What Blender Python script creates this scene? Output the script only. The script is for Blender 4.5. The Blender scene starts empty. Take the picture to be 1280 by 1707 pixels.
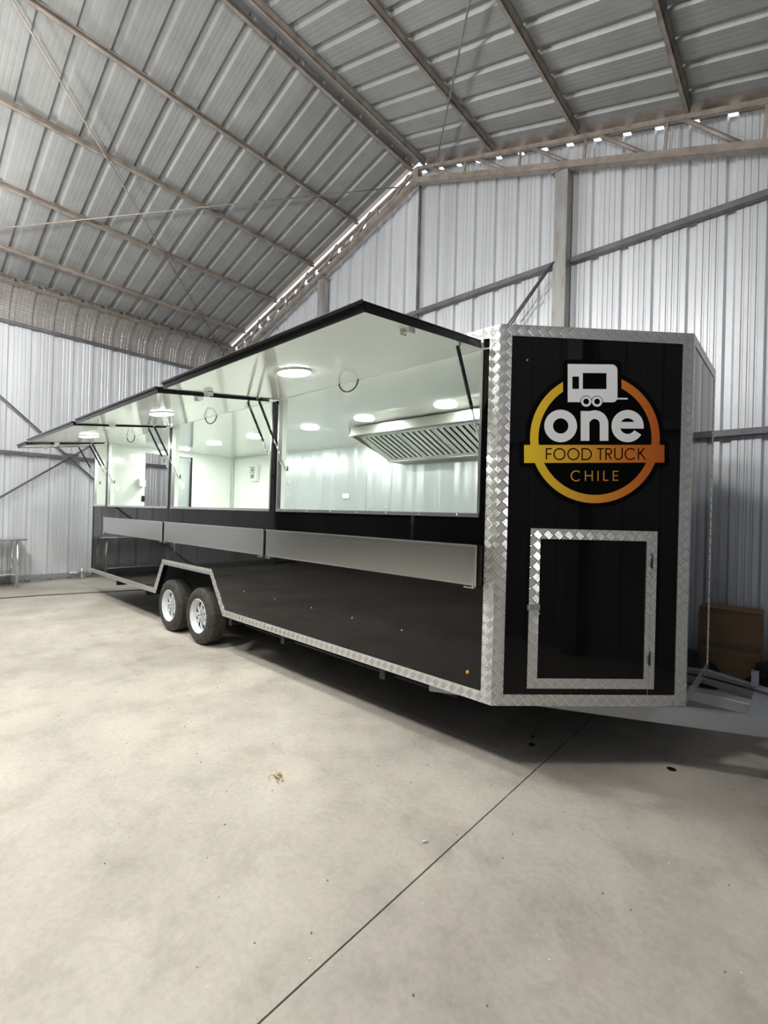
import bpy, math, random
from mathutils import Vector, Matrix
random.seed(7)
S = bpy.context.scene
COL = S.collection
pi = math.pi

# ------------------------------------------------------------------ camera
yaw, pitch, roll = math.radians(42.24), math.radians(0.2), math.radians(1.534)
fw = Vector((-math.sin(yaw) * math.cos(pitch), math.cos(yaw) * math.cos(pitch), math.sin(pitch)))
rt = Vector((math.cos(yaw), math.sin(yaw), 0))
up = rt.cross(fw)
r2 = rt * math.cos(roll) + up * math.sin(roll)
u2 = up * math.cos(roll) - rt * math.sin(roll)
cam_d = bpy.data.cameras.new('camera')
cam_d.sensor_fit = 'HORIZONTAL'; cam_d.sensor_width = 36; cam_d.lens = 768.8 / 1280 * 36
cam_d.clip_start = 0.05
cam = bpy.data.objects.new('camera', cam_d); COL.objects.link(cam)
cam.matrix_world = Matrix(((r2.x, u2.x, -fw.x, 0), (r2.y, u2.y, -fw.y, 0), (r2.z, u2.z, -fw.z, 1.5), (0, 0, 0, 1)))
S.camera = cam

# ------------------------------------------------------------------ world, exposure, large lights
W = bpy.data.worlds.new('overcast_sky'); S.world = W; W.use_nodes = True
bgn = W.node_tree.nodes['Background']
bgn.inputs[0].default_value = (0.76, 0.85, 1.0, 1); bgn.inputs[1].default_value = 2.2
S.view_settings.view_transform = 'Standard'; S.view_settings.look = 'None'
S.view_settings.exposure = 0.18; S.view_settings.gamma = 1.0; S.view_settings.use_curve_mapping = False
FILL_POWER = 410       # overhead fill lights, added to brighten the shed
LAMP = 132            # round surface lamps of the trailer (radiance)

# portal over the open part of the front gable (guides sampling only)
pl = bpy.data.lights.new('doorway_portal', 'AREA'); pl.shape = 'RECTANGLE'; pl.size = 2.6; pl.size_y = 3.1
pl.cycles.is_portal = True
po = bpy.data.objects.new('doorway_portal', pl); COL.objects.link(po)
po.location = (.3, -9.0, 1.55); po.rotation_euler = (pi / 2, 0, 0)

# ------------------------------------------------------------------ material helpers
def mat(name, base=(.5, .5, .5), rough=.5, metal=0., spec=.5, coat=0., emit=None, estr=0.):
    m = bpy.data.materials.new(name); m.use_nodes = True
    b = m.node_tree.nodes['Principled BSDF']
    b.inputs['Base Color'].default_value = (*base, 1); b.inputs['Roughness'].default_value = rough
    b.inputs['Metallic'].default_value = metal; b.inputs['Specular IOR Level'].default_value = spec
    b.inputs['Coat Weight'].default_value = coat; b.inputs['Coat Roughness'].default_value = .05
    if emit:
        b.inputs['Emission Color'].default_value = (*emit, 1); b.inputs['Emission Strength'].default_value = estr
    return m
class NT:
    def __init__(s, m): s.t = m.node_tree; s.b = s.t.nodes['Principled BSDF']
    def n(s, ty, **kw):
        nd = s.t.nodes.new(ty)
        for k, v in kw.items():
            if k.startswith('i_'):
                key = k[2:]
                nd.inputs[int(key) if key.isdigit() else key.replace('_', ' ')].default_value = v
            else: setattr(nd, k, v)
        return nd
    def l(s, a, b): s.t.links.new(a, b)
    def math(s, op, a, b=None, c=None):
        nd = s.t.nodes.new('ShaderNodeMath'); nd.operation = op
        for i, x in enumerate((a, b, c)):
            if x is None: continue
            if isinstance(x, (int, float)): nd.inputs[i].default_value = x
            else: s.l(x, nd.inputs[i])
        return nd.outputs[0]
    def ramp(s, fac, stops):
        r = s.t.nodes.new('ShaderNodeValToRGB'); e = r.color_ramp.elements
        while len(e) < len(stops): e.new(.5)
        for i, (p, c) in enumerate(stops): e[i].position = p; e[i].color = (*c, 1)
        s.l(fac, r.inputs[0]); return r.outputs[0]
    def noise(s, scale, detail=4, rough=.55, vec=None, dist=0):
        nd = s.n('ShaderNodeTexNoise'); nd.inputs['Scale'].default_value = scale
        nd.inputs['Detail'].default_value = detail; nd.inputs['Roughness'].default_value = rough
        nd.inputs['Distortion'].default_value = dist
        if vec is not None: s.l(vec, nd.inputs['Vector'])
        return nd.outputs[0]
    def mapped(s, sc, src='Object', loc=(0, 0, 0)):
        tc = s.n('ShaderNodeTexCoord'); mp = s.n('ShaderNodeMapping')
        mp.inputs['Scale'].default_value = sc; mp.inputs['Location'].default_value = loc
        s.l(tc.outputs[src], mp.inputs['Vector']); return mp.outputs[0]
    def geo(s, sc=(1, 1, 1)):
        g = s.n('ShaderNodeNewGeometry'); mp = s.n('ShaderNodeMapping'); mp.inputs['Scale'].default_value = sc
        s.l(g.outputs['Position'], mp.inputs['Vector']); return mp.outputs[0]
    def mix(s, f, a, b, blend='MIX'):
        m = s.t.nodes.new('ShaderNodeMix'); m.data_type = 'RGBA'; m.blend_type = blend
        for i, x in ((0, f), (6, a), (7, b)):
            if isinstance(x, (int, float)): m.inputs[i].default_value = x
            elif isinstance(x, tuple): m.inputs[i].default_value = (*x, 1)
            else: s.l(x, m.inputs[i])
        return m.outputs[2]
    def bump(s, h, strength=.3, dist=.01):
        b = s.n('ShaderNodeBump'); b.inputs['Strength'].default_value = strength; b.inputs['Distance'].default_value = dist
        s.l(h, b.inputs['Height']); s.l(b.outputs[0], s.b.inputs['Normal']); return b
    def col(s, c): s.l(c, s.b.inputs['Base Color'])

M = {}
def sheet_mat(name, c0, c1, rough, metal, crimp=0):
    m = mat(name, c0, rough, metal); t = NT(m)
    oi = t.n('ShaderNodeObjectInfo')
    base = t.mix(oi.outputs['Random'], c0, c1)
    st = t.noise(1.0, 4, .6, t.geo((3, 3, .35)))
    stn = t.ramp(st, [(.3, (.8, .8, .79)), (.62, (1, 1, 1))])
    t.col(t.mix(.8, base, stn, 'MULTIPLY'))
    sp = t.noise(40, 2, .5, t.geo())
    r = t.n('ShaderNodeMapRange'); r.inputs[3].default_value = rough - .07; r.inputs[4].default_value = rough + .1
    t.l(sp, r.inputs[0]); t.l(r.outputs[0], t.b.inputs['Roughness'])
    big = t.noise(2.2, 2, .5, t.geo((1, 1, .5)))
    if crimp:
        w = t.n('ShaderNodeTexWave'); w.wave_type = 'BANDS'; w.bands_direction = 'Z'
        w.inputs['Scale'].default_value = 7.5; t.l(t.geo((0, 0, 1)), w.inputs['Vector'])
        h = t.math('ADD', t.math('MULTIPLY', w.outputs[1], .25), big); t.bump(h, .7, .02)
    else: t.bump(big, .25, .02)
    return m
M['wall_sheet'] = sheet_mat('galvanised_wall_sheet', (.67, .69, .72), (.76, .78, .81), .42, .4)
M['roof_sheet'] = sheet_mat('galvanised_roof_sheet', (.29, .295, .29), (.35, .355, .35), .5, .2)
M['shade_sheet'] = sheet_mat('shaded_side_sheet', (.17, .18, .205), (.19, .20, .225), .6, 0)  # wall sheet with shade in its colour, to dim its mirror image
M['dark_sheet'] = sheet_mat('unlit_dark_sheet', (.035, .036, .04), (.05, .05, .055), .6, 0)  # shade put into the colour, so the black side panel mirrors darkness
M['curve_sheet'] = sheet_mat('crimped_eave_sheet', (.42, .40, .385), (.50, .48, .46), .36, .6, 1)

m = M['steel'] = mat('weathered_steel', (.23, .20, .18), .55, .3); t = NT(m)
n1 = t.noise(5, 6, .65, t.geo()); t.col(t.ramp(n1, [(.3, (.21, .175, .15)), (.55, (.345, .30, .26)), (.75, (.42, .37, .325))]))
t.bump(t.noise(60, 2, .5, t.geo()), .15, .004)
m = M['girt'] = mat('galvanised_girt_steel', (.26, .27, .29), .45, .5); t = NT(m)
n1 = t.noise(4, 5, .6, t.geo()); t.col(t.ramp(n1, [(.3, (.11, .11, .115)), (.7, (.22, .225, .24))]))
m = M['column'] = mat('column_steel', (.4, .39, .38), .5, .4); t = NT(m)
n1 = t.noise(1.6, 6, .65, t.geo((6, 6, 1))); t.col(t.ramp(n1, [(.28, (.21, .17, .145)), (.45, (.36, .35, .34)), (.75, (.47, .47, .47))]))
M['flash'] = mat('outside_lit_flashing', (.90, .74, .66), .4, .3)  # pink glow of outside light put into the base colour

m = M['concrete'] = mat('concrete_floor', (.5, .48, .43), .62); t = NT(m)
g = t.geo()
a = t.noise(.55, 6, .62, g, .4); b = t.noise(3.1, 7, .68, g, .2); c = t.noise(38, 5, .6, g)
ca = t.ramp(a, [(.32, (.35, .32, .28)), (.5, (.49, .455, .395)), (.66, (.59, .55, .475))])
cb = t.ramp(b, [(.3, (.76, .75, .73)), (.5, (.98, .975, .965)), (.72, (1.08, 1.08, 1.08))])
cc = t.ramp(c, [(.3, (.9, .9, .9)), (.6, (1.03, 1.03, 1.03))])
k = t.mix(1., ca, cb, 'MULTIPLY'); k = t.mix(1., k, cc, 'MULTIPLY')
st = t.noise(1.7, 5, .72, t.geo((1, 1.4, 1)), 1.2)
sf = t.ramp(st, [(.60, (0, 0, 0)), (.72, (1, 1, 1))])
k = t.mix(t.math('MULTIPLY', sf, .35), k, (.40, .31, .21))
sp = t.n('ShaderNodeTexVoronoi'); sp.inputs['Scale'].default_value = 9; t.l(g, sp.inputs['Vector'])
spf = t.ramp(sp.outputs['Distance'], [(.035, (1, 1, 1)), (.06, (0, 0, 0))])
gate = t.ramp(t.noise(4.5, 3, .6, g), [(.55, (0, 0, 0)), (.62, (1, 1, 1))])
k = t.mix(t.math('MULTIPLY', t.math('MULTIPLY', spf, gate), .55), k, (.17, .15, .13))
t.col(k)
t.l(t.ramp(b, [(.3, (.5, .5, .5)), (.7, (.72, .72, .72))]), t.b.inputs['Roughness'])
t.bump(t.math('ADD', t.math('MULTIPLY', b, 1.), t.math('MULTIPLY', c, .15)), .22, .01)
M['joint'] = mat('joint_mortar', (.2, .18, .16), .9)
M['joint_pale'] = mat('pale_joint_line', (.62, .58, .52), .9)
m = M['ground'] = mat('outside_ground', (.36, .27, .2), .95); t = NT(m)
t.col(t.ramp(t.noise(2, 5, .6, t.geo()), [(.3, (.28, .2, .15)), (.7, (.44, .34, .26))]))

def black_panel(name, amp):
    m = mat(name, (.005, .005, .0055), .035, 0, .38 if 'front' not in name else .22, 0.); t = NT(m)
    t.bump(t.noise(1.6, 1.5, .4, t.geo((1, 1, .55))), amp, .02)
    return m
M['black'] = black_panel('glossy_black_panel', .12)
M['black_front'] = black_panel('glossy_black_front_panel', .05)
M['black_trim'] = mat('black_painted_metal', (.01, .01, .012), .22)
m = M['nose'] = mat('dark_mirror_panel', (.02, .022, .026), .03, 0, .5, 0); NT(m)
m.node_tree.nodes['Principled BSDF'].inputs['IOR'].default_value = 1.65

# five-bar tread plate, from the UV map in metres
m = M['tread'] = mat('aluminium_tread_plate', (.80, .80, .79), .22, .92); t = NT(m)
uvn = t.n('ShaderNodeUVMap'); sx = t.n('ShaderNodeSeparateXYZ'); t.l(uvn.outputs[0], sx.inputs[0])
A = .044
p = t.math('DIVIDE', t.math('ADD', sx.outputs[0], sx.outputs[1]), A * 1.41421)
q = t.math('DIVIDE', t.math('SUBTRACT', sx.outputs[1], sx.outputs[0]), A * 1.41421)
par = t.math('MODULO', t.math('ABSOLUTE', t.math('ADD', t.math('FLOOR', p), t.math('FLOOR', q))), 2.)
fp, fq = t.math('FRACT', p), t.math('FRACT', q)
inv = t.math('SUBTRACT', 1., par)
cr = t.math('ADD', t.math('MULTIPLY', fp, par), t.math('MULTIPLY', fq, inv))
al = t.math('ADD', t.math('MULTIPLY', fq, par), t.math('MULTIPLY', fp, inv))
bars = t.math('POWER', t.math('ABSOLUTE', t.math('SINE', t.math('MULTIPLY', cr, pi * 5))), 2.)
env = t.math('MINIMUM', t.math('MULTIPLY', t.math('SUBTRACT', .46, t.math('ABSOLUTE', t.math('SUBTRACT', al, .5))), 9.), 1.)
hgt = t.math('MULTIPLY', bars, t.math('MAXIMUM', env, 0.))
t.col(t.mix(hgt, (.84, .84, .83), (.97, .97, .96)))
t.bump(hgt, 1., .0028)
M['alu'] = mat('plain_aluminium', (.82, .82, .81), .25, .9)
m = M['steel_shelf'] = mat('brushed_stainless', (.62, .62, .61), .24, .95); t = NT(m)
t.bump(t.noise(1., 3, .5, t.geo((1.5, 1, 160))), .02, .002)
m = M['back_steel'] = mat('buckled_stainless_lining', (.66, .72, .72), .27, .6); t = NT(m)
t.bump(t.noise(1.0, 2, .45, t.geo((3.4, 1, .3)), .3), .9, .03)
M['hood'] = mat('hood_stainless', (.50, .50, .45), .27, .9)
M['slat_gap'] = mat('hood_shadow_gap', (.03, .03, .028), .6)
m = M['white'] = mat('glossy_white_panel', (.87, .93, .85), .10, 0, .5, .35); t = NT(m)
t.bump(t.noise(1.3, 1, .4, t.geo()), .05, .02)
M['white_plain'] = mat('white_plastic', (.85, .87, .84), .35)
M['rim'] = mat('white_rim_enamel', (.72, .76, .78), .25, 0, .5, .3)
m = M['rubber'] = mat('tyre_rubber', (.045, .04, .036), .72); t = NT(m)
t.col(t.ramp(t.noise(14, 4, .6, t.mapped((1, 1, 1))), [(.35, (.03, .028, .026)), (.7, (.075, .066, .056))]))
M['dark'] = mat('dark_chassis_paint', (.02, .02, .022), .5)
M['galv'] = mat('silver_chassis_paint', (.36, .37, .40), .38, .55)
M['cable'] = mat('black_cable', (.012, .012, .012), .5)
M['cable_grey'] = mat('grey_cable', (.3, .32, .3), .5)
M['lamp'] = mat('lit_lamp_lens', (1, 1, 1), .4, emit=(.97, 1, .955), estr=LAMP)
M['lamp_out'] = mat('lit_hatch_lamp_lens', (1, 1, 1), .4, emit=(.98, 1, .94), estr=LAMP * 1.1)
M['fill_glow'] = mat('lit_fill_light', (1, 1, 1), .4, emit=(1, .95, .87), estr=1)  # spare glow for the added overhead lights
M['chrome'] = mat('chrome', (.8, .8, .8), .1, 1)
M['amber'] = mat('amber_marker_lens', (.75, .32, .08), .3)
m = M['card'] = mat('cardboard', (.36, .22, .12), .85); t = NT(m)
t.col(t.ramp(t.noise(3, 5, .6, t.geo((1, 1, 4))), [(.3, (.25, .165, .10)), (.7, (.34, .225, .135))]))
M['tape'] = mat('packing_tape', (.15, .09, .05), .35)
M['cloth'] = mat('black_nylon', (.012, .012, .013), .8)
M['decal_black'] = mat('decal_black', (.001, .001, .001), .6, 0, .1)
M['decal_white'] = mat('decal_white', (1, 1, 1), .5, 0, .2)
m = M['decal_grad'] = mat('decal_yellow_to_orange', (.9, .5, .1), .5, 0, .2); t = NT(m)
uvn = t.n('ShaderNodeUVMap'); sx = t.n('ShaderNodeSeparateXYZ'); t.l(uvn.outputs[0], sx.inputs[0])
t.col(t.ramp(sx.outputs[0], [(0, (.95, .66, .035)), (.35, (.80, .42, .045)), (.7, (.68, .21, .03)), (1, (.52, .105, .02))]))
M['red_dot'] = mat('orange_marker', (.8, .25, .08), .3)
M['paper'] = mat('white_paper_scrap', (.85, .84, .8), .8)
M['chips'] = mat('wood_chip', (.45, .32, .16), .9)
M['oil'] = mat('oil_stain', (.012, .01, .01), .3)

# ------------------------------------------------------------------ geometry helpers
class MB:
    def __init__(s): s.v = []; s.f = []; s.uv = []; s.mi = []; s.sm = []
    def face(s, pts, uv=None, mi=0, sm=False):
        i = len(s.v); s.v += [tuple(p) for p in pts]; s.f.append(list(range(i, i + len(pts))))
        s.uv.append(uv or [(0, 0)] * len(pts)); s.mi.append(mi); s.sm.append(sm)
    def box(s, a, b, mi=0):
        x0, y0, z0 = a; x1, y1, z1 = b
        s.obox(Vector((x0, y0, z0)), Vector((x1 - x0, 0, 0)), Vector((0, y1 - y0, 0)), Vector((0, 0, z1 - z0)), mi); return s
    def obox(s, o, ex, ey, ez, mi=0):
        c = [o + ex * i + ey * j + ez * k for k in (0, 1) for j in (0, 1) for i in (0, 1)]
        i = len(s.v); s.v += [tuple(p) for p in c]
        fs = [(0, 2, 3, 1), (4, 5, 7, 6), (0, 1, 5, 4), (2, 6, 7, 3), (0, 4, 6, 2), (1, 3, 7, 5)]
        flip = ex.cross(ey).dot(ez) < 0
        for f in fs:
            f = f[::-1] if flip else f
            s.f.append([i + k for k in f]); s.uv.append([(0, 0)] * 4); s.mi.append(mi); s.sm.append(False)
        return s
    def prism(s, pts, d, uvs=None, mi=0):
        """closed polygon pts (3-D, coplanar) pushed by vector d"""
        n = len(pts); pts = [Vector(p) for p in pts]; d = Vector(d)
        nn = Vector((0, 0, 0))
        for i in range(n): nn += pts[i].cross(pts[(i + 1) % n])
        if nn.dot(d) > 0: pts = pts[::-1]; uvs = uvs[::-1] if uvs else None
        i = len(s.v); s.v += [tuple(p) for p in pts] + [tuple(p + d) for p in pts]
        u = uvs or [(0, 0)] * n
        s.f.append([i + k for k in range(n)]); s.uv.append(list(u)); s.mi.append(mi); s.sm.append(False)
        s.f.append([i + n + k for k in range(n)][::-1]); s.uv.append(list(u)[::-1]); s.mi.append(mi); s.sm.append(False)
        for k in range(n):
            k2 = (k + 1) % n
            s.f.append([i + k, i + n + k, i + n + k2, i + k2]); s.uv.append([u[k], u[k], u[k2], u[k2]]); s.mi.append(mi); s.sm.append(False)
        return s
    def tube(s, p, q, r, seg=10, r1=None, mi=0, caps=True):
        p, q = Vector(p), Vector(q); r1 = r if r1 is None else r1
        d = (q - p).normalized(); a = d.orthogonal().normalized(); b = d.cross(a)
        i = len(s.v)
        for k in range(seg):
            w = 2 * pi * k / seg; o = a * math.cos(w) + b * math.sin(w)
            s.v.append(tuple(p + o * r)); s.v.append(tuple(q + o * r1))
        for k in range(seg):
            k2 = (k + 1) % seg
            s.f.append([i + 2 * k, i + 2 * k2, i + 2 * k2 + 1, i + 2 * k + 1]); s.uv.append([(0, 0)] * 4); s.mi.append(mi); s.sm.append(True)
        if caps:
            s.f.append([i + 2 * k for k in range(seg)][::-1]); s.uv.append([(0, 0)] * seg); s.mi.append(mi); s.sm.append(False)
            s.f.append([i + 2 * k + 1 for k in range(seg)]); s.uv.append([(0, 0)] * seg); s.mi.append(mi); s.sm.append(False)
        return s
    def path(s, pts, r, seg=8, mi=0):
        pts = [Vector(p) for p in pts]; rings = []
        a = None
        for k, p in enumerate(pts):
            d = (pts[min(k + 1, len(pts) - 1)] - pts[max(k - 1, 0)]).normalized()
            a = d.orthogonal().normalized() if a is None else (a - d * a.dot(d)).normalized()
            b = d.cross(a); i = len(s.v)
            for j in range(seg):
                w = 2 * pi * j / seg; s.v.append(tuple(p + (a * math.cos(w) + b * math.sin(w)) * r))
            rings.append(i)
        for k in range(len(pts) - 1):
            for j in range(seg):
                j2 = (j + 1) % seg
                s.f.append([rings[k] + j, rings[k] + j2, rings[k + 1] + j2, rings[k + 1] + j]); s.uv.append([(0, 0)] * 4); s.mi.append(mi); s.sm.append(True)
        s.f.append([rings[0] + j for j in range(seg)][::-1]); s.uv.append([(0, 0)] * seg); s.mi.append(mi); s.sm.append(False)
        s.f.append([rings[-1] + j for j in range(seg)]); s.uv.append([(0, 0)] * seg); s.mi.append(mi); s.sm.append(False)
        return s
    def lathe(s, prof, o, axis, seg=48, mi=0, sm=True, fn=None):
        """prof = [(r, h)], turned about axis through o"""
        ax = Vector(axis).normalized(); a = ax.orthogonal().normalized(); b = ax.cross(a); o = Vector(o)
        i = len(s.v); n = len(prof)
        for k in range(seg):
            w = 2 * pi * k / seg; d = a * math.cos(w) + b * math.sin(w)
            for j, (r, h) in enumerate(prof):
                if fn: r = fn(k, j, r)
                s.v.append(tuple(o + d * r + ax * h))
        for k in range(seg):
            k2 = (k + 1) % seg
            for j in range(n - 1):
                s.f.append([i + k * n + j, i + k2 * n + j, i + k2 * n + j + 1, i + k * n + j + 1]); s.uv.append([(0, 0)] * 4); s.mi.append(mi); s.sm.append(sm)
        return s
    def disc(s, o, axis, r, h, seg=32, mi=0, mi_face=None):
        return s.lathe([(0.0001, h), (r * .92, h), (r, h * .8), (r, 0)], o, axis, seg, mi)

POS = {}
def wpos(o): return POS.get(o.name, Vector((0, 0, 0)))
def build(name, mb, mats, parent=None, at=None, bevel=0.):
    """one mesh object; MB in world coordinates, origin at AT or at the parent's"""
    at = Vector(at) if at is not None else (wpos(parent) if parent else Vector((0, 0, 0)))
    me = bpy.data.meshes.new(name)
    me.from_pydata([tuple(Vector(v) - at) for v in mb.v], [], mb.f)
    uvl = me.uv_layers.new(name='UVMap'); k = 0
    flat = []
    for u in mb.uv:
        for c in u: flat += [c[0], c[1]]
    uvl.data.foreach_set('uv', flat)
    if not isinstance(mats, (list, tuple)): mats = [mats]
    for x in mats: me.materials.append(M[x] if isinstance(x, str) else x)
    me.polygons.foreach_set('material_index', mb.mi); me.polygons.foreach_set('use_smooth', mb.sm)
    me.update()
    o = bpy.data.objects.new(name, me); COL.objects.link(o)
    if parent: o.parent = parent; o.location = at - wpos(parent)
    else: o.location = at
    POS[o.name] = at
    if bevel:
        bv = o.modifiers.new('bevel', 'BEVEL'); bv.width = bevel; bv.segments = 2; bv.limit_method = 'ANGLE'
    return o
def empty(name, loc, parent=None):
    o = bpy.data.objects.new(name, None); COL.objects.link(o); o.empty_display_size = .2
    loc = Vector(loc); POS[o.name] = loc
    if parent: o.parent = parent; o.location = loc - wpos(parent)
    else: o.location = loc
    return o
def copy(src, parent, at):
    c = src.copy(); COL.objects.link(c); c.parent = parent; at = Vector(at)
    c.location = at - wpos(parent) if parent else at; POS[c.name] = at; return c
def tag(o, label=None, cat=None, kind=None, group=None):
    for k, v in (('label', label), ('category', cat), ('kind', kind), ('group', group)):
        if v: o[k] = v
    return o

# ================================================================== THE SHED
RX = -4.75
def roofz(x): return 7.27 + (.285 * (x - RX) if x < RX else -.333 * (x - RX))
YW, XL, XR, YF = 5.96, -11.04, 1.6, -9.0
# ---- floor: slabs with sawn joints
fl = tag(build('floor', MB().box((-11.6, -9.2, -.12), (2.2, 6.6, -.06)), 'joint'), 'worn beige concrete shed floor with sawn joints', 'floor', 'structure')
xs = [-11.5, -1.155, -1.148, 2.1]; ys = [-9.1, 2.707, 2.711, 6.5]
for xa, xb, ya, yb in ((xs[0], xs[1], ys[0], ys[1]), (xs[0], xs[1], ys[2], ys[3]), (xs[2], xs[3], ys[0], ys[3])):
    build('slab', MB().box((xa, ya, -.06), (xb, yb, 0)), 'concrete', fl)
build('joint_filler', MB().box((-4.6, 2.707, -.05), (-1.16, 2.711, .0008)), 'joint_pale', fl)
for (px, py, r) in ((-1.30, 2.945, .022), (-1.335, 3.03, .008), (-1.345, 3.06, .012), (-1.37, 3.16, .007), (-.562, 3.269, .026)):
    build('oil_drop', MB().disc((px, py, 0), (0, 0, 1), r, .0012, 14), 'oil', fl)
gr = tag(build('ground', MB().box((-60, -60, -.3), (60, 60, -.13)), 'ground'), 'bare reddish earth outside around the shed', 'ground', 'structure')

# ---- corrugated sheet profile
PER = .3475
def profile(u0, n, per=PER, minor=1.):
    """(u, depth) along n periods, channel centres at u0 + per/2 + k*per"""
    base = [(-.5, .006), (-.478, .006), (-.458, 0), (-.37, 0), (-.345, .006), (-.315, .006), (-.29, 0), (-.15, 0), (-.085, .038), (.085, .038), (.15, 0),
            (.29, 0), (.315, .006), (.345, .006), (.37, 0), (.458, 0), (.478, .006)]
    out = []
    for k in range(n):
        out += [(u0 + (k + .5 + a) * per, d if d > .01 else d * minor) for a, d in base]
    out.append((u0 + n * per, .006 * minor)); return out
def strip_sheet(pts_lo, pts_hi):
    mb = MB()
    i = len(mb.v)
    for a, b in zip(pts_lo, pts_hi): mb.v += [tuple(a), tuple(b)]
    for k in range(len(pts_lo) - 1):
        mb.f.append([2 * k, 2 * k + 2, 2 * k + 3, 2 * k + 1]); mb.uv.append([(0, 0)] * 4); mb.mi.append(0); mb.sm.append(False)
    return mb

# ---- gable wall behind the trailer
wb = tag(empty('wall_back', (RX, YW, 0)), 'tall galvanised corrugated gable wall behind the trailer', 'wall', 'structure')
per = .3425
x0 = -.615 + per / 2 - 33 * per     # left end
GAP = .09
k = 0; x = x0
while x < XR + .2:
    pr = [p for p in profile(x, 3, per) if XL - .02 <= p[0] <= XR + .02]
    if len(pr) > 2:
        lo = [(u, YW + .02 + d, -.05) for u, d in pr]; hi = [(u, YW + .02 + d, roofz(u) - GAP) for u, d in pr]
        build('wall_sheet', strip_sheet(lo, hi), 'wall_sheet', wb, at=(pr[0][0], YW, 0))
    x += 3 * per
# closure strip along the right slope, with the openings at the rib channels left free
c = x0 + per / 2 
while c < XR:
    a, b = c + .045, c + per - .045
    if (a > RX or b < RX) and a > XL and b < XR:
        dz = .10 if a > RX else .12
        build('closure_strip', MB().prism([(a, YW - .005, roofz(a) - dz), (b, YW - .005, roofz(b) - dz), (b, YW - .005, roofz(b) + .002), (a, YW - .005, roofz(a) + .002)], (0, .02, 0)), 'steel', wb, at=(a, YW, 0))
    c += per
for (xa, xb, z) in ((-11, -7.24, 4.82), (-7.02, -2.46, 4.82), (-2.26, 1.6, 4.80), (-11, -7.24, 2.45), (-7.02, -2.46, 2.45), (-2.26, 1.6, 2.43)):
    mb = MB().box((xa, 5.885, z + .025), (xb, 5.955, z + .032)).box((xa, 5.885, z - .032), (xb, 5.955, z - .025)).box((xa, 5.885, z - .025), (xb, 5.892, z + .025))
    build('girt', mb, 'girt', wb, at=(xa, 5.9, z))
    cx = -.615 + per * math.floor((xa + .4 + .615) / per)
bot = lambda x: (6.97 - .386 * (x - RX)) if x > RX else (6.97 + .33 * (x - RX))
for c in (-7.13, -2.36):
    zt = bot(c) - .09
    mb = MB().box((c - .085, 5.80, 0), (c + .085, 5.95, zt))
    build('column', mb, 'column', wb, at=(c, 5.87, 0), bevel=.006)
    build('column_plate', MB().box((c - .13, 5.78, zt), (c + .13, 5.95, zt + .02)), 'steel', wb, at=(c, 5.87, zt))
build('ridge_post', MB().box((-4.79, 5.92, 0), (-4.755, 5.955, 6.92)), 'girt', wb, at=(-4.77, 5.9, 0))
build('knee_brace', MB().tube((-2.47, 5.83, 4.80), (-3.75, 5.83, 3.45), .014, 6).tube((-2.43, 5.80, 4.80), (-3.62, 5.80, 3.45), .014, 6), 'girt', wb, at=(-3, 5.8, 4))
build('base_flashing', MB().box((-11, 5.9, 0), (1.6, 5.955, .12)), 'girt', wb, at=(-4.75, 5.9, 0))
# ---- truss along the gable: tapering to the ridge
def chord(pts, w=.05, h=.045, y=5.81):
    mb = MB()
    for (xa, za), (xb, zb) in zip(pts, pts[1:]):
        mb.obox(Vector((xa, y - w / 2, za - h)), Vector((xb - xa, 0, zb - za)), Vector((0, w, 0)), Vector((0, 0, h)))
    return mb
top_r = lambda x: roofz(x) - .11
bot = lambda x: (6.97 - .386 * (x - RX)) if x > RX else (6.97 + .33 * (x - RX))
tr = build('gable_truss', chord([(RX, 7.15), (XR, top_r(XR) - .02)], .05, .05), 'steel', wb, at=(RX, 5.87, 7))
build('top_chord', chord([(XL + .1, top_r(XL + .1) - .05), (RX, 7.12)], .05, .045), 'steel', tr, at=(RX, 5.87, 7))
build('bottom_chord', chord([(RX, 6.97), (XR, bot(XR))], .09, .085), 'steel', tr, at=(RX, 5.87, 7))
build('bottom_chord', chord([(-10.4, bot(-10.4) + .03), (RX, 6.97)], .09, .085), 'steel', tr, at=(RX, 5.87, 7))
build('ridge_plate', MB().box((RX - .05, 5.77, 6.86), (RX + .05, 5.85, 7.13)), 'steel', tr, at=(RX, 5.87, 7))
vs = [-3.86, -2.98, -2.11, -1.23, -.37, .5, 1.35]
for sgn in (1, -1):
    prev = RX + .1 * sgn
    for v in vs:
        x = v if sgn > 0 else 2 * RX - v
        if x < XL + .6: continue
        zt, zb = top_r(x) - .03, bot(x) - .03
        build('web', MB().obox(Vector((x - .015 + .02, 5.795, zb)), Vector((.03, 0, 0)), Vector((0, .03, 0)), Vector((.025, 0, zt - zb))), 'steel', tr, at=(x, 5.87, zb))
        zt2 = top_r(prev) - .03
        build('web', MB().tube((prev + .06 * sgn, 5.81, zt2), (x - .1 * sgn, 5.81, zb + .03), .028, 4), 'steel', tr, at=(x, 5.87, zb))
        prev = x + .08 * sgn

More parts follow.
